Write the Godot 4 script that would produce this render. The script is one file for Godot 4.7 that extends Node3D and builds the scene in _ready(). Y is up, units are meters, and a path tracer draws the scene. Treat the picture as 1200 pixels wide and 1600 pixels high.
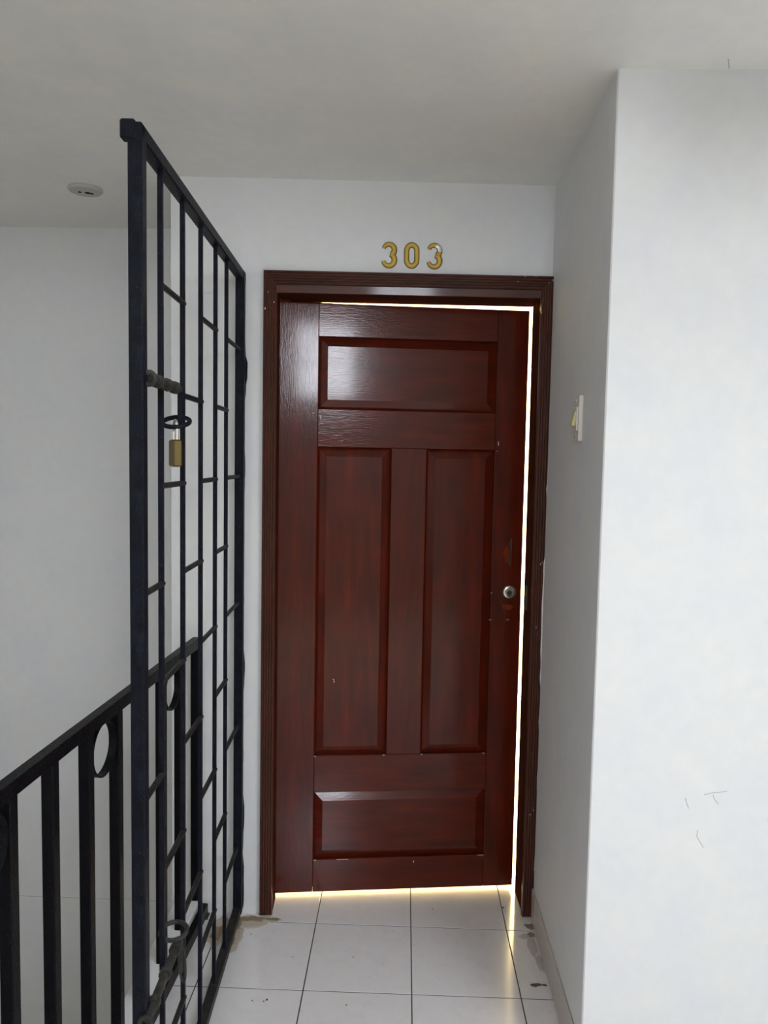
extends Node3D
# Stairwell landing: ajar mahogany door 303, open black iron gate, stair railing, white plaster walls.
# World: door wall near z = 0 (turned 2.6 deg), x to the right, camera at z = 2.33. Floor top y = 0, ceiling y = 2.305.

const CEIL := 2.305
var WA := deg_to_rad(2.6)          # turn of the door wall
var used := {}
var n_windows := 0
var M := {}

# ---------------------------------------------------------------- mesh helpers
func mb() -> SurfaceTool:
	var st := SurfaceTool.new()
	st.begin(Mesh.PRIMITIVE_TRIANGLES)
	return st

func tri(st: SurfaceTool, a: Vector3, b: Vector3, c: Vector3, out: Vector3) -> void:
	var n := (b - a).cross(c - a)
	if n.length() < 1e-12:
		return
	n = n.normalized()
	if n.dot(out) > 0.0:
		var t := b
		b = c
		c = t
	else:
		n = -n
	for p: Vector3 in [a, b, c]:
		st.set_normal(n)
		st.set_uv(Vector2(p.x + p.z, p.y))
		st.add_vertex(p)

func quad(st: SurfaceTool, a: Vector3, b: Vector3, c: Vector3, d: Vector3, out: Vector3) -> void:
	tri(st, a, b, c, out)
	tri(st, a, c, d, out)

# box with chamfered edges
func bx(st: SurfaceTool, ctr: Vector3, size: Vector3, bev := 0.0) -> void:
	var h := size * 0.5
	bev = minf(bev, minf(h.x, minf(h.y, h.z)) * 0.9)
	var b := bev
	var ax: Array[Vector3] = [Vector3.RIGHT, Vector3.UP, Vector3.BACK]
	for i in 3:
		var u := ax[i]
		var v := ax[(i + 1) % 3]
		var w := ax[(i + 2) % 3]
		var hu: float = h[i]
		var hv: float = h[(i + 1) % 3] - b
		var hw: float = h[(i + 2) % 3] - b
		for s: float in [-1.0, 1.0]:
			var o: Vector3 = ctr + u * hu * s
			quad(st, o + v * hv + w * hw, o - v * hv + w * hw, o - v * hv - w * hw, o + v * hv - w * hw, u * s)
	if b <= 0.0:
		return
	for i in 3:
		var u := ax[i]
		var v := ax[(i + 1) % 3]
		var w := ax[(i + 2) % 3]
		var hu: float = h[i] - b
		var hv: float = h[(i + 1) % 3]
		var hw: float = h[(i + 2) % 3]
		for s: float in [-1.0, 1.0]:
			for t: float in [-1.0, 1.0]:
				var p: Vector3 = ctr + v * hv * s + w * (hw - b) * t
				var q: Vector3 = ctr + v * (hv - b) * s + w * hw * t
				quad(st, p + u * hu, q + u * hu, q - u * hu, p - u * hu, v * s + w * t)
	for x: float in [-1.0, 1.0]:
		for y: float in [-1.0, 1.0]:
			for z: float in [-1.0, 1.0]:
				tri(st, ctr + Vector3(h.x * x, (h.y - b) * y, (h.z - b) * z), ctr + Vector3((h.x - b) * x, h.y * y, (h.z - b) * z), ctr + Vector3((h.x - b) * x, (h.y - b) * y, h.z * z), Vector3(x, y, z))

func box2(st: SurfaceTool, lo: Vector3, hi: Vector3, bev := 0.0) -> void:
	bx(st, (lo + hi) * 0.5, hi - lo, bev)

# sweep a profile (x across, y along up) down a path; widths scale the profile
func sweep(st: SurfaceTool, path: Array, up: Vector3, prof: Array, closed := false, capped := true, widths: Array = []) -> void:
	var n := path.size()
	var rings: Array = []
	var centre: Array = []
	for i in n:
		var a: Vector3 = path[(i - 1 + n) % n] if (closed or i > 0) else path[i]
		var b: Vector3 = path[(i + 1) % n] if (closed or i < n - 1) else path[i]
		var t := (b - a).normalized()
		var side := t.cross(up).normalized()
		var u2 := side.cross(t).normalized()
		var k: float = widths[i] if widths.size() > 0 else 1.0
		var r: Array = []
		for p: Vector2 in prof:
			r.append(path[i] + side * p.x * k + u2 * p.y)
		rings.append(r)
		var c := Vector3.ZERO
		for p: Vector3 in r:
			c += p
		centre.append(c / r.size())
	var m := prof.size()
	for i in (n if closed else n - 1):
		var j := (i + 1) % n
		for k in m:
			var l := (k + 1) % m
			var mid: Vector3 = (rings[i][k] + rings[i][l] + rings[j][k] + rings[j][l]) * 0.25
			quad(st, rings[i][k], rings[i][l], rings[j][l], rings[j][k], mid - (centre[i] + centre[j]) * 0.5)
	if not closed and capped:
		for e: int in [0, n - 1]:
			var o: Vector3 = path[0] - path[1] if e == 0 else path[n - 1] - path[n - 2]
			for k in m:
				tri(st, centre[e], rings[e][k], rings[e][(k + 1) % m], o)

func circle(r: float, n := 10) -> Array:
	var a: Array = []
	for i in n:
		a.append(Vector2(cos(TAU * i / n), sin(TAU * i / n)) * r)
	return a

func tube(st: SurfaceTool, path: Array, r: float, n := 10, closed := false, up := Vector3(0.13, 0.31, 0.94)) -> void:
	sweep(st, path, up.normalized(), circle(r, n), closed)

# lathe around an axis through ctr; prof = [radius, height along axis]
func lathe(st: SurfaceTool, ctr: Vector3, axis: Vector3, prof: Array, n := 28) -> void:
	var a := axis.normalized()
	var u := a.cross(Vector3(0.3, 0.9, 0.2)).normalized()
	var v := a.cross(u)
	for i in n:
		var d0 := u * cos(TAU * i / n) + v * sin(TAU * i / n)
		var d1 := u * cos(TAU * (i + 1) / n) + v * sin(TAU * (i + 1) / n)
		for k in prof.size() - 1:
			var p: Vector2 = prof[k]
			var q: Vector2 = prof[k + 1]
			var nn := (d0 + d1).normalized() * (q.y - p.y) - a * (q.x - p.x)
			quad(st, ctr + d0 * p.x + a * p.y, ctr + d1 * p.x + a * p.y, ctr + d1 * q.x + a * q.y, ctr + d0 * q.x + a * q.y, nn)

func arc(c: Vector2, r: Vector2, a0: float, a1: float, n: int) -> Array:
	var o: Array = []
	for i in n + 1:
		var a := deg_to_rad(lerpf(a0, a1, float(i) / n))
		o.append(Vector3(c.x + cos(a) * r.x, c.y + sin(a) * r.y, 0))
	return o

# ---------------------------------------------------------------- node helpers
func numbered(called: String) -> String:
	var k: int = used.get(called, 0)
	used[called] = k + 1
	return called if k == 0 else "%s_%03d" % [called, k]

func tag(o: Node, label: String, category := "", group := "", kind := "") -> void:
	if label: o.set_meta("label", label)
	if category: o.set_meta("category", category)
	if group: o.set_meta("group", group)
	if kind: o.set_meta("kind", kind)

func base(called: String, at := Vector3.ZERO, turn := 0.0) -> Node3D:
	var o := Node3D.new()
	o.name = numbered(called)
	o.position = at
	o.rotation.y = turn
	add_child(o)
	return o

func build(st: SurfaceTool, called: String, m: Material, parent: Node = null, at := Vector3.ZERO, turn := 0.0) -> MeshInstance3D:
	return put(st.commit(), called, m, parent, at, turn)

func put(mesh: Mesh, called: String, m: Material, parent: Node = null, at := Vector3.ZERO, turn := 0.0) -> MeshInstance3D:
	var o := MeshInstance3D.new()
	o.mesh = mesh
	o.material_override = m
	o.name = numbered(called) if parent == null else called
	o.position = at
	o.rotation.y = turn
	o.cast_shadow = GeometryInstance3D.SHADOW_CASTING_SETTING_ON
	if parent == null:
		add_child(o)
	else:
		parent.add_child(o, true)
	return o

func wp(x: float, y: float, z: float) -> Vector3:      # door-wall coordinates -> world
	return Vector3(x * cos(WA) + z * sin(WA), y, -x * sin(WA) + z * cos(WA))

# ---------------------------------------------------------------- materials
func noise(seed_: int, freq: float, oct := 3) -> FastNoiseLite:
	var n := FastNoiseLite.new()
	n.seed = seed_
	n.frequency = freq
	n.noise_type = FastNoiseLite.TYPE_SIMPLEX
	n.fractal_octaves = oct
	return n

# seamless sample: blends across the right and bottom borders
func tileable(n: FastNoiseLite, x: float, y: float, w: float, h: float, sx: float, sy: float) -> float:
	var fx := clampf((x / w - 0.8) / 0.2, 0, 1)
	var fy := clampf((y / h - 0.8) / 0.2, 0, 1)
	var a := n.get_noise_2d(x * sx, y * sy)
	if fx > 0: a = lerpf(a, n.get_noise_2d((x - w) * sx, y * sy), fx)
	if fy > 0:
		var b := n.get_noise_2d(x * sx, (y - h) * sy)
		if fx > 0: b = lerpf(b, n.get_noise_2d((x - w) * sx, (y - h) * sy), fx)
		a = lerpf(a, b, fy)
	return a

func mat(col: Color, rough := 0.5, metal := 0.0) -> StandardMaterial3D:
	var m := StandardMaterial3D.new()
	m.albedo_color = col
	m.roughness = rough
	m.metallic = metal
	return m

func tri_scale(m: StandardMaterial3D, s: Vector3) -> void:
	m.uv1_triplanar = true
	m.uv1_triplanar_sharpness = 6.0
	m.uv1_scale = s

func image_tex(img: Image) -> ImageTexture:
	img.generate_mipmaps()
	return ImageTexture.create_from_image(img)

# varnished mahogany: grain runs along the image's v (or u when across)
func wood(across: bool, seed_: int, tint: Color, rough: float, shine: float) -> StandardMaterial3D:
	var w := 384
	var h := 384
	var img := Image.create(w, h, false, Image.FORMAT_RGB8)
	var bump := Image.create(w, h, false, Image.FORMAT_RGB8)
	var n1 := noise(seed_, 0.02, 4)
	var n2 := noise(seed_ + 1, 0.11, 3)
	var n3 := noise(seed_ + 2, 0.012, 2)
	var n4 := noise(seed_ + 3, 0.2, 2)
	for y in h:
		for x in w:
			var g := float(x) if not across else float(y)
			var l := float(y) if not across else float(x)
			var streak := tileable(n1, g, l, w, h, 1.0, 0.10)
			var fine := tileable(n2, g, l, w, h, 1.5, 0.06)
			var big := tileable(n3, g, l, w, h, 0.8, 0.45)
			var v := 1.0 + streak * 0.13 + fine * 0.07 + big * 0.09
			var r := tint.r * v
			img.set_pixel(x, y, Color(r, tint.g * v * (1.0 - 0.12 * big), tint.b * v * (1.0 - 0.15 * big)))
			var brush := tileable(n4, g, l, w, h, 1.0, 0.12)
			var speck := tileable(n2, g, l, w, h, 1.6, 1.1)
			var hh := clampf(0.5 + fine * 0.22 + brush * 0.26 + speck * 0.10 + streak * 0.08, 0, 1)
			bump.set_pixel(x, y, Color(hh, hh, hh))
	bump.bump_map_to_normal_map(3.0)
	var m := mat(Color.WHITE, rough)
	m.albedo_texture = image_tex(img)
	m.normal_enabled = true
	m.normal_texture = image_tex(bump)
	m.normal_scale = 0.075
	m.metallic_specular = clampf(0.1 + shine, 0.0, 0.3)
	m.clearcoat_enabled = shine > 0.0
	m.clearcoat = maxf(shine, 0.0)
	m.clearcoat_roughness = 0.09
	tri_scale(m, Vector3(2.4, 2.4, 2.4))
	return m

func plaster(tint: Color, seed_: int, relief := 0.25) -> StandardMaterial3D:
	var s := 384
	var img := Image.create(s, s, false, Image.FORMAT_RGB8)
	var bump := Image.create(s, s, false, Image.FORMAT_RGB8)
	var n1 := noise(seed_, 0.012, 3)
	var n2 := noise(seed_ + 5, 0.05, 4)
	for y in s:
		for x in s:
			var a := tileable(n1, x, y, s, s, 1, 1)
			var b := tileable(n2, x, y, s, s, 1, 1)
			var v := 1.0 + a * 0.012 + b * 0.008
			img.set_pixel(x, y, Color(tint.r * v, tint.g * v, tint.b * v * (1.0 - 0.015 * a)))
			var hh := 0.5 + a * 0.2 + b * 0.06
			bump.set_pixel(x, y, Color(hh, hh, hh))
	bump.bump_map_to_normal_map(2.0)
	var m := mat(Color.WHITE, 0.62)
	m.albedo_texture = image_tex(img)
	m.normal_enabled = true
	m.normal_texture = image_tex(bump)
	m.normal_scale = relief
	tri_scale(m, Vector3(0.9, 0.9, 0.9))
	return m

func tile_mat(seed_: int, warm: float) -> StandardMaterial3D:
	var s := 256
	var img := Image.create(s, s, false, Image.FORMAT_RGB8)
	var n1 := noise(seed_, 0.008, 3)
	var n2 := noise(seed_ + 3, 0.02, 4)
	for y in s:
		for x in s:
			var warp := n2.get_noise_2d(x, y)
			var v := 1.0 - absf(n1.get_noise_2d(x + warp * 40, (y + warp * 40) * 0.7))
			var vein := pow(clampf((v - 0.86) / 0.14, 0, 1), 2.0)
			vein *= 0.5 + 0.5 * n2.get_noise_2d(x * 0.5 + 90, y * 0.5)
			var c := Color(0.905, 0.895, 0.895).lerp(Color(0.82, 0.75, 0.69), clampf(vein * 0.45 * warm + 0.08 * (warp + 0.3), 0, 1))
			img.set_pixel(x, y, c)
	var m := mat(Color.WHITE, 0.16)
	m.albedo_texture = image_tex(img)
	tri_scale(m, Vector3(3.1, 3.1, 3.1))
	return m

func metal_paint(col: Color, rough: float, seed_: int) -> StandardMaterial3D:
	var s := 192
	var img := Image.create(s, s, false, Image.FORMAT_RGB8)
	var bump := Image.create(s, s, false, Image.FORMAT_RGB8)
	var n1 := noise(seed_, 0.03, 3)
	var n2 := noise(seed_ + 1, 0.12, 2)
	for y in s:
		for x in s:
			var a := tileable(n1, x, y, s, s, 1, 1)
			var b := tileable(n2, x, y, s, s, 1, 1)
			var v := 1.0 + a * 0.25
			var c := Color(col.r * v, col.g * v, col.b * v)
			if b > 0.72: c = c.lerp(Color(0.30, 0.29, 0.27), 0.5)
			img.set_pixel(x, y, c)
			var hh := 0.5 + b * 0.3 + a * 0.2
			bump.set_pixel(x, y, Color(hh, hh, hh))
	bump.bump_map_to_normal_map(2.0)
	var m := mat(Color.WHITE, rough)
	m.albedo_texture = image_tex(img)
	m.normal_enabled = true
	m.normal_texture = image_tex(bump)
	m.normal_scale = 0.3
	m.metallic_specular = 0.18
	tri_scale(m, Vector3(4, 4, 4))
	return m

func glow(col: Color, energy: float) -> StandardMaterial3D:
	var m := mat(Color(0.85, 0.85, 0.85), 0.4)
	m.emission_enabled = true
	m.emission = col
	m.emission_energy_multiplier = energy
	return m

func make_materials() -> void:
	M.wall = plaster(Color(0.885, 0.888, 0.888), 11)
	M.low_bounce = plaster(Color(0.81, 0.80, 0.775), 29)  # darker plaster for unseen walls, cuts bounce and reflections
	M.ceiling = plaster(Color(0.95, 0.945, 0.925), 23)
	M.wood_v = wood(false, 31, Color(0.325, 0.104, 0.054), 0.15, 0.28)
	M.wood_h = wood(true, 47, Color(0.325, 0.106, 0.054), 0.15, 0.28)
	M.frame_v = wood(false, 59, Color(0.32, 0.165, 0.115), 0.80, -0.1)
	M.frame_h = wood(true, 67, Color(0.30, 0.16, 0.115), 0.80, -0.1)
	M.casing_v = wood(false, 61, Color(0.32, 0.180, 0.135), 0.40, 0.25)
	M.casing_h = wood(true, 69, Color(0.30, 0.170, 0.130), 0.40, 0.25)
	M.casing_v.normal_scale = 0.02
	M.casing_h.normal_scale = 0.02
	M.tiles = [tile_mat(71, 1.0), tile_mat(83, 0.8), tile_mat(97, 0.6)]
	M.grout = mat(Color(0.30, 0.275, 0.26), 0.9)
	M.slab = mat(Color(0.90, 0.87, 0.81), 0.5)
	M.terracotta = mat(Color(0.80, 0.73, 0.60), 0.6)
	M.iron = metal_paint(Color(0.095, 0.102, 0.13), 0.42, 5)
	M.rail = metal_paint(Color(0.05, 0.05, 0.065), 0.36, 8)
	M.rail.metallic_specular = 0.22
	M.bolt = metal_paint(Color(0.23, 0.225, 0.215), 0.38, 13)
	M.worn = metal_paint(Color(0.175, 0.172, 0.168), 0.42, 9)
	M.steel = mat(Color(0.80, 0.78, 0.73), 0.25, 0.85)
	M.dark_steel = mat(Color(0.30, 0.28, 0.25), 0.4, 0.8)
	M.brass = mat(Color(0.38, 0.32, 0.16), 0.45, 0.6)
	M.gold = mat(Color(0.78, 0.65, 0.22), 0.45, 0.2)
	M.rim = mat(Color(0.34, 0.25, 0.12), 0.6)
	M.bare = mat(Color(0.80, 0.79, 0.76), 0.35, 0.3)
	M.plastic = mat(Color(0.86, 0.84, 0.80), 0.35)
	M.yellowed = mat(Color(0.80, 0.77, 0.56), 0.35)
	M.hole = mat(Color(0.05, 0.045, 0.04), 0.8)
	M.filler = mat(Color(0.88, 0.88, 0.88), 0.7)
	M.chip = mat(Color(0.80, 0.76, 0.72), 0.7)
	M.crack = mat(Color(0.74, 0.74, 0.75), 0.8)
	M.dirt = plaster(Color(0.56, 0.49, 0.39), 101, 0.8)
	M.dust = plaster(Color(0.74, 0.70, 0.63), 105, 0.8)
	M.grime = plaster(Color(0.74, 0.72, 0.70), 109, 0.5)
	M.crumb = mat(Color(0.33, 0.30, 0.26), 0.9)
	M.scar = mat(Color(0.40, 0.165, 0.075), 0.55)
	M.scar.metallic_specular = 0.15
	M.rose = mat(Color(0.74, 0.73, 0.70), 0.5)
	M.skirt = mat(Color(0.80, 0.77, 0.74), 0.3)

# ---------------------------------------------------------------- scene
func _ready() -> void:
	var cam := Camera3D.new()
	cam.name = "camera"
	cam.fov = rad_to_deg(2.0 * atan(800.0 / 1170.0))
	cam.near = 0.02
	cam.position = Vector3(0, 1.465, 2.33)
	cam.rotation_degrees = Vector3(-3.98, 1.545, 1.027)
	add_child(cam)
	cam.current = true

	var env := Environment.new()
	env.background_mode = Environment.BG_SKY
	var sky := Sky.new()
	var sm := ProceduralSkyMaterial.new()
	sky.sky_material = sm
	env.sky = sky
	env.tonemap_mode = Environment.TONE_MAPPER_LINEAR
	env.tonemap_exposure = 1.0
	env.sdfgi_enabled = true
	env.ssao_enabled = true
	env.ssil_enabled = true
	var we := WorldEnvironment.new()
	we.name = "world_environment"
	we.environment = env
	add_child(we)

	make_materials()
	build_shell()
	build_windows_and_lamp()
	build_floor()
	build_frame()
	build_door()
	build_numbers()
	build_gate()
	build_railing()
	build_switch()
	build_rose()
	build_marks()

func area(called: String, at: Vector3, rot: Vector3, size: Vector2, col: Color, energy: float) -> void:
	var l := AreaLight3D.new()
	l.name = called
	l.area_size = size
	l.light_color = col
	l.light_energy = energy
	l.area_range = 14.0
	l.area_attenuation = 2.0
	l.shadow_enabled = true
	l.position = at
	l.rotation_degrees = rot
	add_child(l)

func build_windows_and_lamp() -> void:
	# unseen daylight windows of the landing, all beside or behind the camera
	frosted_window("unseen frosted roof light above the right landing wall, sloped to light the floor", Vector3(1.97, 2.06, 2.74), 90, Vector2(1.75, 1.25), Color(0.95, 0.97, 1.0), 1.2, 5.7, -30)  # unseen source, tilted to throw more light on the floor
	frosted_window("frosted stair window in the outer stairwell wall", Vector3(-1.985, 2.03, 3.00), -90, Vector2(1.40, 1.12), Color(0.95, 0.97, 1.0), 1.2, 0.3)
	frosted_window("small high window in the landing wall behind", Vector3(0.40, 2.06, 4.985), 0, Vector2(0.56, 0.72), Color(0.94, 0.96, 1.0), 20.0, 2.0)

	# the flat behind the door is full of daylight
	var iw := base("window_4", Vector3(1.66, 0.35, -3.05))
	tag(iw, "bright window of the flat behind the door", "window", "", "structure")
	var f2 := mb()
	for x: float in [-0.85, 0.0, 0.85]:
		box2(f2, Vector3(x - 0.02, -0.02, -0.03), Vector3(x + 0.02, 1.82, 0.03), 0.004)
	for y: float in [0.0, 1.8]:
		box2(f2, Vector3(-0.87, y - 0.02, -0.03), Vector3(0.87, y + 0.02, 0.03), 0.004)
	build(f2, "window_frame", M.plastic, iw)
	for i in 2:
		var p := mb()
		box2(p, Vector3(-0.83 + 0.85 * i, 0.02, -0.01), Vector3(-0.02 + 0.85 * i, 1.78, 0.0))
		build(p, "pane", glow(Color(1.0, 0.88, 0.62), 6.0), iw)
	area("flat_daylight", Vector3(1.66, 1.25, -3.0), Vector3(0, 180, 0), Vector2(1.65, 1.75), Color(1.0, 0.88, 0.62), 48.0)

func frosted_window(label: String, at: Vector3, turn: float, size: Vector2, col: Color, glow_energy: float, energy: float, tilt := 0.0) -> void:
	# local -z faces into the room
	n_windows += 1
	var w := base("window_%d" % n_windows, at, deg_to_rad(turn))
	w.rotation.x = deg_to_rad(tilt)
	tag(w, label, "window", "", "structure")
	var hx := size.x * 0.5
	var f := mb()
	for x: float in [-hx, 0.0, hx]:
		box2(f, Vector3(x - 0.02, -0.02, -0.05), Vector3(x + 0.02, size.y + 0.02, 0.03), 0.004)
	for y: float in [0.0, size.y * 0.5, size.y]:
		box2(f, Vector3(-hx - 0.02, y - 0.02, -0.045), Vector3(hx + 0.02, y + 0.02, 0.025), 0.004)
	build(f, "window_frame", M.plastic, w)
	for i in 4:
		var p := mb()
		var x0 := -hx + 0.02 if i % 2 == 0 else 0.02
		var y0 := 0.02 if i < 2 else size.y * 0.5 + 0.02
		box2(p, Vector3(x0, y0, -0.01), Vector3(x0 + hx - 0.04, y0 + size.y * 0.5 - 0.04, 0.0))
		build(p, "pane", glow(col, glow_energy), w)
	area("window_daylight_%d" % n_windows, w.to_global(Vector3(0, size.y * 0.5, -0.06)), Vector3(tilt, turn, 0), size * 0.98, col, energy)

func structure(st: SurfaceTool, called: String, m: Material, label: String, category: String, turn := 0.0) -> MeshInstance3D:
	var o := build(st, called, m, null, Vector3.ZERO, turn)
	tag(o, label, category, "", "structure")
	return o

func build_shell() -> void:
	var st := mb()
	# door wall in its own turned coordinates, with the doorway left open
	box2(st, Vector3(-0.722, -0.02, -0.20), Vector3(-0.424, CEIL + 0.05, 0.0))
	box2(st, Vector3(0.427, -0.02, -0.20), Vector3(0.60, CEIL + 0.05, 0.0))
	box2(st, Vector3(-0.424, 2.012, -0.20), Vector3(0.427, CEIL + 0.05, 0.0))
	structure(st, "wall_door", M.wall, "white plaster wall around the brown door", "wall", WA)
	st = mb()   # return of the door wall to the stairwell and flat's side wall behind
	box2(st, Vector3(-0.722, -1.75, -0.60), Vector3(-0.60, CEIL + 0.05, -0.12))
	box2(st, Vector3(-0.70, -1.75, -0.07), Vector3(-0.62, -0.02, 0.03))
	box2(st, Vector3(-0.722, -0.02, -3.2), Vector3(-0.62, CEIL + 0.05, -0.55))
	structure(st, "wall_return", M.wall, "plaster return beside the stairwell", "wall")
	st = mb()
	box2(st, Vector3(-2.0, -1.75, -0.605), Vector3(-0.70, -0.286, -0.485))
	box2(st, Vector3(-2.0, -0.290, -0.605), Vector3(-0.70, -0.284, -0.490))
	box2(st, Vector3(-2.0, -0.284, -0.605), Vector3(-0.70, CEIL + 0.05, -0.485))
	structure(st, "wall_stairwell", M.wall, "shaded plaster wall across the open stairwell", "wall")
	st = mb()
	box2(st, Vector3(0.440, -0.02, -0.06), Vector3(0.56, CEIL + 0.05, 0.63))
	structure(st, "wall_recess", M.wall, "grey shaded side wall carrying the light switch", "wall")
	st = mb()
	box2(st, Vector3(0.437, -0.02, 0.60), Vector3(2.1, CEIL + 0.05, 0.66), 0.003)
	structure(st, "wall_front", M.wall, "bright white wall facing the landing", "wall")
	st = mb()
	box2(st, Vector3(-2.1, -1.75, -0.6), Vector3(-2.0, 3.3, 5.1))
	structure(st, "wall_left", M.low_bounce, "outer wall of the stairwell", "wall")
	st = mb()
	box2(st, Vector3(2.0, -0.1, 0.62), Vector3(2.1, 3.3, 5.1))
	structure(st, "wall_right", M.wall, "wall at the far end of the landing", "wall")
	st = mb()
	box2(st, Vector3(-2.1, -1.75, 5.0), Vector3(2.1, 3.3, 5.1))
	structure(st, "wall_back", M.low_bounce, "landing wall with the small high window", "wall")
	st = mb()
	box2(st, Vector3(-2.1, CEIL, -0.62), Vector3(2.1, CEIL + 0.12, 1.8))
	box2(st, Vector3(-2.1, CEIL + 0.12, 1.7), Vector3(2.1, 3.3, 1.8))
	box2(st, Vector3(-2.1, 3.2, 1.8), Vector3(2.1, 3.3, 5.1))
	box2(st, Vector3(0.50, 2.175, 1.68), Vector3(2.1, CEIL + 0.02, 1.80))     # beam added out of view on the right to shade the wall tops
	structure(st, "ceiling", M.ceiling, "white plaster ceiling over the landing", "ceiling")
	# flat behind the door
	st = mb()
	box2(st, Vector3(-0.72, -0.02, -3.2), Vector3(2.6, 2.5, -3.08))
	box2(st, Vector3(2.5, -0.02, -3.2), Vector3(2.6, 2.5, 0.0))
	box2(st, Vector3(0.55, -0.02, -0.20), Vector3(2.6, 2.5, -0.06))
	structure(st, "wall_flat", M.wall, "sunlit white wall of the flat behind the door", "wall")
	st = mb()
	box2(st, Vector3(-0.72, 2.42, -3.2), Vector3(2.6, 2.52, -0.10))
	structure(st, "ceiling_flat", M.ceiling, "ceiling of the flat behind the door", "ceiling")

func build_floor() -> void:
	var st := mb()
	box2(st, Vector3(-0.70, -0.14, -3.2), Vector3(2.6, -0.0012, 1.87))
	var fl := structure(st, "floor", M.grout, "pale veined ceramic tile floor with dark joints", "floor")
	st = mb()
	box2(st, Vector3(-0.70, -0.14, 1.865), Vector3(2.1, 0.0, 5.1))
	build(st, "slab", M.slab, fl)
	st = mb()
	box2(st, Vector3(-0.60, -0.004, -3.2), Vector3(2.6, 0.0, -0.535))
	build(st, "slab", M.tiles[0], fl)
	var rng := RandomNumberGenerator.new()
	rng.seed = 4
	var xs := [-0.70, -0.553, -0.253, 0.047, 0.347, 0.647, 0.947, 1.247, 1.547, 1.847, 2.0]
	var g := 0.0017
	for r in range(-2, 6):
		var z0 := 0.065 + 0.3 * r
		var z1 := z0 + 0.3
		for i in xs.size() - 1:
			var x0: float = xs[i]
			var x1: float = xs[i + 1]
			if z0 < 0.6 and x0 > 0.44: continue
			if z0 < 0.6 and x1 > 0.445: x1 = 0.445 + (0.2 if z0 < -0.1 else 0.0)
			if z0 < -0.2 and x0 < -0.6: x0 = -0.6
			if x1 - x0 < 0.02: continue
			var t := mb()
			var s := Vector3(x1 - x0 - 2 * g, 0.009, z1 - z0 - 2 * g)
			bx(t, Vector3.ZERO, s, 0.0004)
			build(t, "tile", M.tiles[rng.randi() % 3], fl, Vector3((x0 + x1) * 0.5, -0.0045 + rng.randf_range(-0.0003, 0.0), (z0 + z1) * 0.5))
	# lower landing at the foot of the stairwell
	st = mb()
	box2(st, Vector3(-2.1, -1.85, -0.6), Vector3(-0.6, -1.75, 5.1))
	structure(st, "floor_lower", M.terracotta, "lower stair landing floor", "floor")
	st = mb()
	box2(st, Vector3(-0.70, -1.75, 0.0), Vector3(-0.62, -0.13, 5.1))
	structure(st, "wall_below", M.wall, "plaster edge below the landing slab", "wall")
	# skirting tiles along the side wall, each a piece
	var sk := base("baseboard_right", Vector3(0.434, 0, 0))
	tag(sk, "pale beige tile skirting along the switch wall", "skirting", "", "structure")
	for a: Array in [[-0.02, 0.065], [0.065, 0.365], [0.365, 0.655]]:
		var s2 := mb()
		box2(s2, Vector3(0.000, 0.0, a[0] + 0.001), Vector3(0.006, 0.098, a[1] - 0.001), 0.002)
		build(s2, "skirting_tile", M.skirt, sk)
	# plaster kerb under the railing
	st = mb()
	box2(st, Vector3(-0.705, -0.02, 0.02), Vector3(-0.628, 0.055, 3.2), 0.004)
	structure(st, "trim_2", M.filler, "low white plaster kerb under the stair railing", "kerb")

func reed_profile(w0: float, w1: float) -> Array:
	# (offset outward from the opening, height off the wall), reeded face
	var p: Array = [Vector2(w0, 0.004), Vector2(w0, 0.015)]
	var reeds := 5
	var step := (w1 - w0) / reeds
	for i in reeds:
		var c := w0 + step * (i + 0.5)
		for k in 5:
			var a := PI * (1.0 - k / 4.0)
			p.append(Vector2(c + cos(a) * step * 0.42, 0.0155 + sin(a) * 0.0060))
	p.append(Vector2(w1, 0.015))
	p.append(Vector2(w1, -0.001))
	return p

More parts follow.
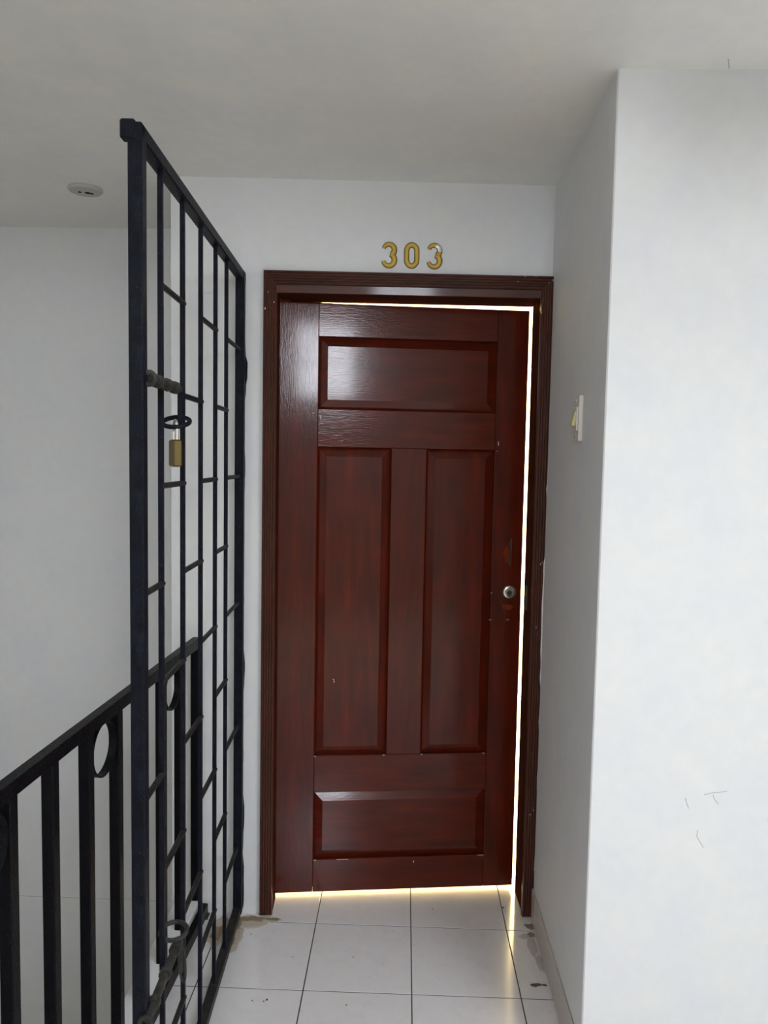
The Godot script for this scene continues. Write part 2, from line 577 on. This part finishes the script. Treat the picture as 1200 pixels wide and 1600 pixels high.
func build_frame() -> void:
	var f := base("trim_1", Vector3.ZERO, WA)
	tag(f, "dark brown reeded wooden door frame around the ajar door", "door frame", "", "structure")
	var il := -0.399
	var ir := 0.404
	var ih := 1.990
	var prof := reed_profile(0.0, 0.041)
	for side in 3:
		var st := mb()
		for k in prof.size() - 1:
			var a: Vector2 = prof[k]
			var b: Vector2 = prof[k + 1]
			var p: Array = []
			for q: Vector2 in [a, b]:
				if side == 0: p.append([Vector3(il - q.x, 0.004, q.y), Vector3(il - q.x, ih + q.x, q.y)])
				elif side == 1: p.append([Vector3(ir + q.x, 0.004, q.y), Vector3(ir + q.x, ih + q.x, q.y)])
				else: p.append([Vector3(il - q.x, ih + q.x, q.y), Vector3(ir + q.x, ih + q.x, q.y)])
			var d := b - a
			var nn := Vector2(-d.y, d.x)          # outward in (offset, z)
			var out := Vector3.ZERO
			if side == 0: out = Vector3(-nn.x, 0, nn.y)
			elif side == 1: out = Vector3(nn.x, 0, nn.y)
			else: out = Vector3(0, nn.x, nn.y)
			quad(st, p[0][0], p[0][1], p[1][1], p[1][0], out)
		build(st, ["casing", "casing", "head_casing"][side], M.casing_h if side == 2 else M.casing_v, f)
	# jambs and head of the lining, with the stepped head strip
	var j := mb()
	box2(j, Vector3(-0.426, 0.002, -0.074), Vector3(-0.400, 2.014, 0.012), 0.0015)
	box2(j, Vector3(-0.426, 0.002, -0.125), Vector3(-0.418, 2.014, -0.073), 0.001)
	build(j, "jamb", M.frame_v, f)
	j = mb()
	box2(j, Vector3(0.409, 0.002, -0.125), Vector3(0.4275, 2.014, 0.012), 0.0015)
	build(j, "jamb", M.frame_v, f)
	j = mb()
	box2(j, Vector3(-0.402, 1.966, -0.125), Vector3(0.409, 2.014, 0.006), 0.002)
	build(j, "head", M.frame_h, f)
	j = mb()    # face strip of the head, leaning a little downwards
	quad(j, Vector3(-0.399, 1.9905, 0.0085), Vector3(0.404, 1.9905, 0.0085), Vector3(0.404, 1.967, 0.0068), Vector3(-0.399, 1.967, 0.0068), Vector3.BACK)
	quad(j, Vector3(-0.399, 1.967, 0.0068), Vector3(0.404, 1.967, 0.0068), Vector3(0.404, 1.967, 0.002), Vector3(-0.399, 1.967, 0.002), Vector3.DOWN)
	build(j, "head_strip", M.casing_h, f)
	j = mb()    # strike plate let into the right jamb
	box2(j, Vector3(0.4055, 0.985, -0.094), Vector3(0.4095, 1.065, -0.060), 0.001)
	var sp := build(j, "strike_plate", M.dark_steel, f)
	tag(sp, "dark metal strike plate on the jamb")
	j = mb()    # hinges on the left jamb
	for y: float in [0.25, 1.70]:
		var h := mb()
		tube(h, [Vector3(-0.4085, y - 0.04, -0.1225), Vector3(-0.4085, y + 0.04, -0.1225)], 0.005)
		build(h, "hinge", M.dark_steel, f)
	# nail heads and paint flecks on the casing
	var rng := RandomNumberGenerator.new()
	rng.seed = 9
	for p: Vector2 in [Vector2(0.331, 2.012), Vector2(0.352, 2.028), Vector2(0.385, 2.027), Vector2(0.437, 2.018), Vector2(0.426, 2.010), Vector2(-0.425, 1.965), Vector2(-0.407, 1.935), Vector2(-0.434, 1.915), Vector2(0.432, 1.155), Vector2(0.427, 1.15), Vector2(0.42, 0.95), Vector2(0.425, 0.93), Vector2(0.43, 0.36), Vector2(0.42, 0.345)]:
		var c := mb()
		bx(c, Vector3(p.x, p.y, 0.0212), Vector3(rng.randf_range(0.0015, 0.003), rng.randf_range(0.002, 0.007), 0.001), 0.0003)
		build(c, "paint_fleck", M.chip, f)

func panel(st: SurfaceTool, x0: float, x1: float, y0: float, y1: float) -> void:
	# raised panel: sunk edge, bevel up to a raised field (front at z = 0 is the stile face)
	var bw := 0.030
	var zr := -0.015
	var zf := -0.003
	var o := [Vector3(x0, y0, zr), Vector3(x1, y0, zr), Vector3(x1, y1, zr), Vector3(x0, y1, zr)]
	var i := [Vector3(x0 + bw, y0 + bw, zf), Vector3(x1 - bw, y0 + bw, zf), Vector3(x1 - bw, y1 - bw, zf), Vector3(x0 + bw, y1 - bw, zf)]
	var outs := [Vector3(0, -0.4, 1), Vector3(0.4, 0, 1), Vector3(0, 0.4, 1), Vector3(-0.4, 0, 1)]
	for k in 4:
		quad(st, o[k], o[(k + 1) % 4], i[(k + 1) % 4], i[k], outs[k])
	quad(st, i[0], i[1], i[2], i[3], Vector3.BACK)
	box2(st, Vector3(x0 - 0.008, y0 - 0.008, -0.030), Vector3(x1 + 0.008, y1 + 0.008, zr - 0.0005))

func build_door() -> void:
	# leaf hung on the left, swung into the flat; local x from the hinge, z = 0 the front face
	var turn := atan2(0.095, 0.796)
	var d := base("door_1", Vector3(-0.402, 0.0, -0.060), turn)
	tag(d, "varnished mahogany four-panel door standing ajar", "door", "", "structure")
	var W := 0.803
	var Y0 := 0.018
	var Y1 := 1.957
	var T := 0.038
	var parts := [
		["stile", -0.010, 0.121, Y0, Y1, true], ["stile", 0.700, W, Y0, Y1, true], ["stile", 0.360, 0.475, 0.486, 1.503, true],
		["rail", 0.121, 0.700, 1.853, Y1, false], ["rail", 0.121, 0.700, 1.503, 1.624, false], ["rail", 0.121, 0.700, 0.360, 0.486, false], ["rail", 0.121, 0.700, Y0, 0.130, false]]
	for p: Array in parts:
		var st := mb()
		box2(st, Vector3(p[1] + 0.0002, p[3] + 0.0002, -T), Vector3(p[2] - 0.0002, p[4] - 0.0002, 0.0), 0.0014)
		build(st, p[0], M.wood_v if p[5] else M.wood_h, d)
	for p: Array in [[0.121, 0.700, 1.624, 1.853, false], [0.121, 0.360, 0.486, 1.503, true], [0.475, 0.700, 0.486, 1.503, true], [0.121, 0.700, 0.130, 0.360, false]]:
		var st := mb()
		panel(st, p[0], p[1], p[2], p[3])
		build(st, "panel", M.wood_v if p[4] else M.wood_h, d)
	var seam_backing := mb()  # sheet added inside the leaf to stop light through the seams
	box2(seam_backing, Vector3(0.0, Y0 + 0.0006, -0.0355), Vector3(W - 0.004, Y1 - 0.004, -0.0315))
	build(seam_backing, "seam_backing", M.wood_v, d)
	# tapered strip added on the leaf top to block light at the hinge end
	var es := mb()
	for k in 8:
		var xa := 0.26 * k / 8.0 - (0.0095 if k == 0 else 0.0)
		var xb := 0.26 * (k + 1) / 8.0
		var ha := Y1 + 0.0088 * (1.0 - 0.8 * k / 8.0)
		box2(es, Vector3(xa, Y1 - 0.004, -0.037), Vector3(xb, ha, -0.022 if k > 0 else -0.004))
	build(es, "light_block_strip", M.wood_h, d)
	# cylinder lock
	var lk := mb()
	lathe(lk, Vector3(0.762, 1.034, 0), Vector3.BACK, [Vector2(0.0225, 0.0), Vector2(0.0225, 0.003), Vector2(0.020, 0.007), Vector2(0.0155, 0.008), Vector2(0.0135, 0.004), Vector2(0.0, 0.004)])
	var l := build(lk, "lock", M.steel, d)
	tag(l, "round steel cylinder lock")
	lk = mb()
	lathe(lk, Vector3(0.762, 1.031, 0.0035), Vector3.BACK, [Vector2(0.0085, 0.0), Vector2(0.008, 0.003), Vector2(0.0, 0.0032)], 18)
	build(lk, "cylinder", M.dark_steel, l)
	lk = mb()
	bx(lk, Vector3(0.762, 1.030, 0.007), Vector3(0.0016, 0.008, 0.001))
	build(lk, "keyhole", M.hole, l)
	# slot and scar left by an old handle
	var sc := mb()
	bx(sc, Vector3(0.7645, 1.167, 0.0012), Vector3(0.0045, 0.094, 0.0024), 0.0008)
	bx(sc, Vector3(0.7615, 1.196, 0.0012), Vector3(0.006, 0.022, 0.002), 0.0008)
	bx(sc, Vector3(0.7610, 1.130, 0.0012), Vector3(0.006, 0.016, 0.002), 0.0008)
	build(sc, "old_handle_plate", M.dark_steel, d)
	sc = mb()
	blob(sc, Vector3(0.752, 1.163, 0.0003), 0.011, 0.030, 5, 0.0004)
	build(sc, "scar", M.scar, d)
	sc = mb()
	blob(sc, Vector3(0.760, 0.983, 0.0003), 0.018, 0.009, 6, 0.0004)
	build(sc, "scar", M.scar, d)
	# chips along edges
	var rng := RandomNumberGenerator.new()
	rng.seed = 21
	for p: Array in [[0.7115, 1.525, 0.0025, 0.014], [0.7085, 1.500, 0.002, 0.003], [0.182, 0.742, 0.004, 0.003], [0.184, 0.735, 0.0025, 0.006], [0.46, 0.113, 0.003, 0.007], [0.124, 0.484, 0.007, 0.002], [0.352, 0.4845, 0.008, 0.002], [0.48, 0.4845, 0.006, 0.002], [0.69, 0.4845, 0.007, 0.002], [0.128, 0.1285, 0.008, 0.002], [0.22, 0.1285, 0.04, 0.0016], [0.69, 0.1285, 0.02, 0.0016], [0.116, 1.65, 0.003, 0.006], [0.107, 1.61, 0.005, 0.003], [0.130, 1.598, 0.003, 0.012], [0.15, 1.62, 0.03, 0.0014], [0.700, 0.94, 0.008, 0.0015], [0.760, 0.94, 0.010, 0.0015], [0.702, 1.03, 0.003, 0.003]]:
		var c := mb()
		bx(c, Vector3(p[0], p[1], 0.0001), Vector3(p[2], p[3], 0.0008), 0.0003)
		build(c, "chip", M.chip, d)

# thin irregular patch, facing +z when flat is false, +y when true
func blob(st: SurfaceTool, c: Vector3, rx: float, ry: float, seed_: int, thick: float, flat := false, n := 22) -> void:
	var nz := noise(seed_ * 7 + 1, 0.9, 2)
	var p: Array = []
	for i in n:
		var a := TAU * i / n
		var k := 1.0 + 0.35 * nz.get_noise_2d(cos(a) * 0.8, sin(a) * 0.8)
		var q := Vector2(cos(a) * rx * k, sin(a) * ry * k)
		p.append(c + (Vector3(q.x, 0, q.y) if flat else Vector3(q.x, q.y, 0)))
	var up := Vector3.UP if flat else Vector3.BACK
	for i in n:
		var a: Vector3 = p[i]
		var b: Vector3 = p[(i + 1) % n]
		var am := c.lerp(a, 0.8) + up * thick
		var bm := c.lerp(b, 0.8) + up * thick
		tri(st, c + up * thick, am, bm, up)
		quad(st, a, b, bm, am, up + (a - c).normalized() * 0.2)

func build_numbers() -> void:
	var w := 0.0235
	var three: Array = []
	three.append_array(arc(Vector2(-0.001, 0.0155), Vector2(0.0165, 0.0165), 165, -62, 14))
	three.append_array(arc(Vector2(-0.001, -0.0150), Vector2(0.0170, 0.0175), 68, -170, 16))
	var tw: Array = []
	for i in three.size():
		var t := float(i) / (three.size() - 1)
		tw.append(0.72 + 0.42 * sin(PI * clampf(t, 0.02, 0.98)) * (0.75 if absf(t - 0.5) < 0.08 else 1.0))
	var zero: Array = []
	zero.append_array(arc(Vector2(0, 0.013), Vector2(0.0155, 0.0185), 0, 180, 14))
	zero.append_array(arc(Vector2(0, -0.013), Vector2(0.0155, 0.0185), 180, 360, 14))
	var face := [Vector2(-0.0055, 0.0), Vector2(-0.0055, 0.0035), Vector2(-0.002, 0.0052), Vector2(0.002, 0.0052), Vector2(0.0055, 0.0035), Vector2(0.0055, 0.0)]
	var back := [Vector2(-0.0080, 0.0), Vector2(-0.0080, 0.0022), Vector2(0.0080, 0.0022), Vector2(0.0080, 0.0)]
	var i := 0
	for p: Array in [[-0.061, "three", "gold numeral 3 before the zero above the door frame"], [0.0075, "zero", "gold numeral 0 between the two threes above the door"], [0.077, "three", "gold numeral 3 with a worn silver patch above the door"]]:
		var o := base("door_number", wp(p[0], 2.087, 0.0), WA)
		tag(o, p[2], "number", "gold house numerals above the door")
		var path: Array = three if p[1] == "three" else zero
		var closed: bool = p[1] == "zero"
		var st := mb()
		sweep(st, path, Vector3.BACK, back, closed, true, tw if not closed else [])
		var rim := build(st, "rim", M.rim, o)
		tag(rim, "dark brown outline")
		st = mb()
		sweep(st, path, Vector3.BACK, face, closed, true, tw if not closed else [])
		build(st, "numeral", M.gold, o)
		if i == 2:
			st = mb()
			var seg: Array = three.slice(6, 12)
			sweep(st, seg, Vector3.BACK, [Vector2(-0.0060, 0.0), Vector2(-0.0060, 0.0052), Vector2(0, 0.0060), Vector2(0.0060, 0.0052), Vector2(0.0060, 0.0)], false)
			var wn := build(st, "worn_patch", M.bare, o)
			tag(wn, "bare silver patch where the gold is gone")
		i += 1

func build_gate() -> void:
	# open iron gate; local z runs along it from the hinge towards the stairs' camera side, +x is the landing side
	var g := base("iron_gate", Vector3(-0.508, 0.0, 0.035), atan2(0.040, 0.965))
	tag(g, "open black iron bar gate with staggered crossbars and slide bolts", "gate")
	var top := 2.026
	var st := mb()
	box2(st, Vector3(-0.0125, 0.012, 0.980), Vector3(0.0125, top, 1.0075), 0.0025)
	build(st, "lock_post", M.iron, g)
	st = mb()
	box2(st, Vector3(-0.0125, 0.012, -0.004), Vector3(0.0145, top - 0.002, 0.022), 0.0025)
	build(st, "hinge_post", M.iron, g)
	st = mb()
	box2(st, Vector3(-0.0125, top - 0.026, -0.004), Vector3(0.0125, top, 1.0076), 0.0025)
	build(st, "top_bar", M.iron, g)
	st = mb()
	box2(st, Vector3(-0.0125, 0.010, 0.0), Vector3(0.0125, 0.036, 1.0074), 0.0025)
	build(st, "bottom_bar", M.worn, g)
	st = mb()
	box2(st, Vector3(-0.024, top - 0.030, 0.992), Vector3(0.002, top + 0.003, 1.012), 0.003)
	build(st, "stop_lug", M.iron, g)
	var ss := [0.855, 0.690, 0.524, 0.360, 0.218]
	for s: float in ss:
		st = mb()
		box2(st, Vector3(-0.005, 0.03, s - 0.005), Vector3(0.005, top - 0.020, s + 0.005), 0.0012)
		build(st, "bar", M.iron, g)
	var ends := [0.990, 0.855, 0.690, 0.524, 0.360, 0.218, 0.010]
	for gap in 6:
		var ys := [1.595, 1.215, 0.832, 0.440] if gap % 2 == 0 else [1.790, 1.407, 1.018, 0.630, 0.238]
		for y: float in ys:
			if gap == 0 and (y > 1.5 or y < 0.5): continue
			st = mb()
			tube(st, [Vector3(0.001, y, ends[gap] + 0.004), Vector3(0.001, y, ends[gap + 1] - 0.006)], 0.0062, 8)
			build(st, "crossbar", M.worn if gap != 2 or y < 1.3 else M.iron, g)
	# upper and lower slide bolts on the landing side
	for lower in 2:
		var y0 := 1.600 if lower == 0 else 0.440
		var dz := 0.0 if lower == 0 else 0.035
		var bolt := mb()
		tube(bolt, [Vector3(0.016, y0, 0.976 + dz), Vector3(0.016, y0, 0.785)], 0.0085, 12)
		var b := build(bolt, "slide_bolt", M.bolt, g)
		tag(b, "worn grey sliding bolt")
		var eye := mb()
		var ring: Array = []
		for k in 20:
			var a := TAU * k / 20
			ring.append(Vector3(0.016 + cos(a) * 0.011, y0 + sin(a) * 0.011, 0.986 + dz))
		tube(eye, ring, 0.0042, 8, true, Vector3.BACK)
		build(eye, "eye", M.bolt, b)
		for z: float in [0.935 + dz, 0.872 + dz * 0.5, 0.815]:
			var c := mb()
			lathe(c, Vector3(0.016, y0, z - 0.007), Vector3.BACK, [Vector2(0.0085, 0.0), Vector2(0.0125, 0.0), Vector2(0.0125, 0.014), Vector2(0.0085, 0.014)], 14)
			build(c, "collar", M.bolt, b)
		var arm := mb()
		box2(arm, Vector3(0.014, y0 - 0.072, 0.782), Vector3(0.024, y0 + 0.006, 0.788), 0.001)
		build(arm, "hasp_arm", M.iron if lower == 0 else M.bolt, b)
		# staple ring held out from the bars
		var rg := mb()
		var rp: Array = []
		var yc := y0 - 0.066 if lower == 0 else y0 + 0.034
		var tilt := 0.42 if lower == 0 else 0.10
		for k in 28:
			var a := TAU * k / 28
			rp.append(Vector3(0.010 + cos(a) * 0.027, yc + sin(a) * 0.027 * sin(tilt), 0.782 + dz * 0.7 + sin(a) * 0.027 * cos(tilt) * -1.0))
		tube(rg, rp, 0.0048, 9, true, Vector3(0, 1, 0.3))
		build(rg, "staple_ring", M.iron if lower == 0 else M.bolt, g)
	# long wire loop hanging at the lower bolt
	st = mb()
	var lp: Array = []
	for k in 26:
		var a := TAU * k / 26
		lp.append(Vector3(0.020 + cos(a) * 0.0065, 0.385 + sin(a) * 0.052, 0.778 + sin(a) * 0.012))
	tube(st, lp, 0.0030, 8, true, Vector3(0, 0, 1))
	build(st, "hanging_loop", M.bolt, g)
	# dried paint lumps where the hinge side meets the wall
	st = mb()
	var nz := noise(77, 3.0, 3)
	for k in 90:
		var y1 := 0.02 + 2.0 * k / 90.0
		var y2 := 0.02 + 2.0 * (k + 1) / 90.0
		var e1 := 0.013 + 0.004 * clampf(nz.get_noise_1d(y1) * 2.0, -0.2, 1.0) + (0.004 if y1 > 1.69 and y1 < 1.76 else 0.0)
		var e2 := 0.013 + 0.004 * clampf(nz.get_noise_1d(y2) * 2.0, -0.2, 1.0) + (0.004 if y2 > 1.69 and y2 < 1.76 else 0.0)
		quad(st, Vector3(0.0, y1, -0.002), Vector3(e1, y1, -0.002), Vector3(e2, y2, -0.002), Vector3(0.0, y2, -0.002), Vector3.BACK)
		quad(st, Vector3(e1, y1, -0.002), Vector3(e1, y1, -0.012), Vector3(e2, y2, -0.012), Vector3(e2, y2, -0.002), Vector3.RIGHT)
	build(st, "paint_edge", M.iron, g)

	# brass padlock hanging from the upper staple
	var pl := base("padlock", g.to_global(Vector3(0.012, 1.444, 0.795)), deg_to_rad(-58))
	tag(pl, "small brass padlock hanging from the upper gate bolt", "padlock")
	st = mb()
	box2(st, Vector3(-0.019, 0.0, -0.009), Vector3(0.019, 0.054, 0.009), 0.003)
	build(st, "body", M.brass, pl)
	st = mb()
	var u: Array = [Vector3(-0.0115, 0.050, 0), Vector3(-0.0115, 0.078, 0)]
	u.append_array(arc(Vector2(0, 0.080), Vector2(0.0115, 0.0125), 180, 0, 12))
	u.append(Vector3(0.0115, 0.078, 0))
	u.append(Vector3(0.0115, 0.050, 0))
	tube(st, u, 0.0032, 9, false, Vector3.BACK)
	build(st, "shackle", M.steel, pl)
	st = mb()
	lathe(st, Vector3(0, 0.0005, 0), Vector3.DOWN, [Vector2(0.006, 0.0), Vector2(0.006, 0.001), Vector2(0, 0.001)], 14)
	build(st, "key_plug", M.dark_steel, pl)

func build_railing() -> void:
	var r := base("stair_railing", Vector3(-0.6425, 0.0, 0.040), atan2(-0.035, 1.04))
	tag(r, "black iron stair railing with square balusters and round rings", "railing")
	var far := 1.62
	var st := mb()
	box2(st, Vector3(-0.0135, 0.870, -0.010), Vector3(0.0135, 0.900, far), 0.002)
	build(st, "handrail", M.rail, r)
	st = mb()
	box2(st, Vector3(0.020, 0.0, 0.0), Vector3(0.040, 0.040, far), 0.002)
	build(st, "base_bar", M.rail, r)
	var bs := [0.004, 0.155, 0.305, 0.453, 0.600, 0.751, 0.903, 1.049, 1.199, 1.349, 1.499, 1.607]
	for s: float in bs:
		st = mb()
		box2(st, Vector3(-0.0125, 0.053, s - 0.0125), Vector3(0.0125, 0.872, s + 0.0125), 0.002)
		build(st, "baluster", M.rail, r)
	for s: float in [0.230, 0.676, 1.124]:
		st = mb()
		var p: Array = []
		for k in 36:
			var a := TAU * k / 36
			p.append(Vector3(0, 0.811 + sin(a) * 0.0605, s + cos(a) * 0.0605))
		sweep(st, p, Vector3.RIGHT, [Vector2(-0.002, -0.009), Vector2(-0.002, 0.009), Vector2(0.002, 0.009), Vector2(0.002, -0.009)], true)
		build(st, "ring", M.rail, r)

func build_switch() -> void:
	var s := base("light_switch", Vector3(0.440, 1.577, 0.408))
	tag(s, "white plastic light switch on the grey side wall", "light switch")
	var st := mb()
	box2(st, Vector3(-0.011, -0.057, -0.0375), Vector3(0.0, 0.057, 0.0375), 0.002)
	build(st, "plate", M.plastic, s)
	st = mb()
	box2(st, Vector3(-0.014, -0.030, -0.024), Vector3(-0.010, 0.030, 0.024), 0.001)
	build(st, "rocker_surround", M.plastic, s)
	st = mb()
	box2(st, Vector3(-0.004, -0.018, -0.011), Vector3(0.006, 0.018, 0.011), 0.0015)
	var k := build(st, "rocker", M.yellowed, s, Vector3(-0.0165, 0.0, 0.004))
	k.rotation.z = -0.26
	for y: float in [-0.045, 0.045]:
		st = mb()
		lathe(st, Vector3(-0.0108, y, 0), Vector3.LEFT, [Vector2(0.0035, 0), Vector2(0.003, 0.001), Vector2(0, 0.0012)], 12)
		build(st, "screw", M.steel, s)

func build_rose() -> void:
	var c := base("ceiling_rose", Vector3(-1.030, CEIL, -0.080))
	tag(c, "small round ceiling wiring plate above the stairwell", "ceiling rose")
	var st := mb()
	lathe(st, Vector3.ZERO, Vector3.DOWN, [Vector2(0.052, 0.0), Vector2(0.053, 0.004), Vector2(0.048, 0.010), Vector2(0.0, 0.012)], 32)
	build(st, "plate", M.rose, c)
	for p: Array in [[-0.016, 0.004, 0.005], [0.006, -0.003, 0.009], [0.016, -0.010, 0.006]]:
		st = mb()
		lathe(st, Vector3(p[0], -0.0105, p[1]), Vector3.DOWN, [Vector2(p[2], 0), Vector2(p[2], 0.0022), Vector2(0, 0.0024)], 14)
		build(st, "hole", M.hole, c)

func build_marks() -> void:
	# white filler bead between the frame and the side wall
	var st := mb()
	var nz := noise(15, 6.0, 3)
	var n := 70
	for k in n:
		var y1 := 0.16 + 1.26 * k / n
		var y2 := 0.16 + 1.26 * (k + 1) / n
		var w1 := 0.0035 + 0.0035 * nz.get_noise_1d(y1) + 0.003 * clampf(1.0 - absf(y1 - 0.95) / 0.35, 0, 1)
		var w2 := 0.0035 + 0.0035 * nz.get_noise_1d(y2) + 0.003 * clampf(1.0 - absf(y2 - 0.95) / 0.35, 0, 1)
		quad(st, Vector3(0.443 - w1, y1, 0.0225), Vector3(0.449, y1, 0.0225), Vector3(0.449, y2, 0.0225), Vector3(0.443 - w2, y2, 0.0225), Vector3.BACK)
		quad(st, Vector3(0.443 - w1, y1, 0.0225), Vector3(0.443 - w1, y1, 0.010), Vector3(0.443 - w2, y2, 0.010), Vector3(0.443 - w2, y2, 0.0225), Vector3.LEFT)
	structure(st, "trim_3", M.filler, "ragged white filler bead between frame and side wall", "filler", WA)
	# hairline marks in the front wall's plaster
	var fw := find_child("wall_front", false, false)
	for p: Array in [[[1100, 1242], [1112, 1239], [1125, 1238], [1136, 1236]], [[1114, 1242], [1117, 1250], [1122, 1256]], [[1071, 1247], [1073, 1255], [1076, 1263]], [[1090, 1297], [1089, 1307], [1094, 1316], [1099, 1324]], [[1138, 92], [1139, 107]]]:
		var path: Array = []
		var on_ceiling: bool = p[0][1] < 110
		for q: Array in p:
			path.append(pixel_at(q[0], q[1], 1 if on_ceiling else 2, CEIL if on_ceiling else 0.66))
		st = mb()
		sweep(st, path, Vector3.DOWN if on_ceiling else Vector3.BACK, [Vector2(-0.0009, 0.0), Vector2(-0.0003, 0.0010), Vector2(0.0005, 0.0010), Vector2(0.0009, 0.0)])
		build(st, "crack", M.crack, find_child("ceiling", false, false) if on_ceiling else fw)
	# brown dirt and crumbs at the foot of the hinge side and of the frame
	var d := base("floor_dirt", Vector3(-0.50, 0.0, 0.10))
	tag(d, "brown dirt and crumbled plaster at the gate's hinge foot", "dirt", "", "stuff")
	for p: Array in [[0.03, -0.03, 0.055, 0.035, 2], [0.005, 0.06, 0.030, 0.055, 3], [-0.05, 0.02, 0.035, 0.07, 4], [0.09, -0.045, 0.05, 0.014, 7]]:
		st = mb()
		blob(st, Vector3(p[0], 0.0002, p[1]), p[2], p[3], p[4], 0.0016, true, 30)
		build(st, "patch", M.dust, d)
	for p: Array in [[0.045, -0.045, 0.045, 0.014, 22], [-0.002, -0.02, 0.016, 0.030, 23], [-0.05, 0.03, 0.018, 0.040, 24], [0.0, 0.07, 0.014, 0.022, 25], [0.11, -0.045, 0.025, 0.008, 26]]:
		st = mb()
		blob(st, Vector3(p[0], 0.0016, p[1]), p[2], p[3], p[4], 0.0012, true, 30)
		build(st, "patch", M.dirt, d)
	var d2 := base("floor_dirt", Vector3(0.425, 0.0, 0.045))
	tag(d2, "grey grit on the tile at the right foot of the door frame", "dirt", "", "stuff")
	for p: Array in [[0.0, 0.0, 0.018, 0.016, 12], [-0.004, 0.04, 0.012, 0.012, 13]]:
		st = mb()
		blob(st, Vector3(p[0], 0.0002, p[1]), p[2], p[3], p[4], 0.0012, true, 26)
		build(st, "patch", M.dirt, d2)
	for p: Array in [[-0.01, 0.09, 0.014, 0.05, 31], [0.0, 0.17, 0.010, 0.04, 32], [-0.025, 0.05, 0.02, 0.012, 33]]:
		st = mb()
		blob(st, Vector3(p[0], 0.0001, p[1]), p[2], p[3], p[4], 0.0003, true, 30)
		build(st, "smear", M.grime, d2)
	var fluff := base("dust_fluff", pixel_at(841, 1540, 1, 0.0))
	tag(fluff, "small grey dust fluff on the narrow tile beside the skirting", "dust")
	for k in 5:
		st = mb()
		var a := -0.4 + 0.35 * k
		tube(st, [Vector3(-0.022 * cos(a), 0.001, 0.008 * sin(a)), Vector3(0.0, 0.003, 0.002 * (k - 2)), Vector3(0.024 * cos(a * 0.7), 0.001, -0.006 * sin(a))], 0.0012, 6)
		build(st, "strand", M.crumb, fluff)
	# dark crumbs lying on the tiles
	for p: Array in [[613, 1455, 0.0016], [552, 1496, 0.002], [676, 1421, 0.002], [786, 1419, 0.0035], [541, 1571, 0.002], [417, 1563, 0.003], [412, 1565, 0.002], [394, 1564, 0.002], [457, 1495, 0.0015], [392, 1460, 0.002]]:
		var s := SphereMesh.new()
		s.radius = p[2]
		s.height = p[2] * 1.4
		s.radial_segments = 8
		s.rings = 4
		var at := pixel_at(p[0], p[1], 1, 0.0)
		at.y = p[2] * 0.6
		var o := put(s, "floor_crumb", M.crumb, null, at)
		tag(o, "tiny dark crumb lying on the pale floor tiles", "crumb", "crumbs on the tiles")

# a photograph pixel followed to a known surface (axis = value)
func pixel_at(u: float, v: float, axis: int, value: float) -> Vector3:
	var b := Basis.from_euler(Vector3(deg_to_rad(-3.98), deg_to_rad(1.545), deg_to_rad(1.027)))
	var d := b * Vector3((u - 600.0) / 1170.0, -(v - 800.0) / 1170.0, -1.0)
	var o := Vector3(0, 1.465, 2.33)
	var t: float = (value - o[axis]) / d[axis]
	return o + d * t
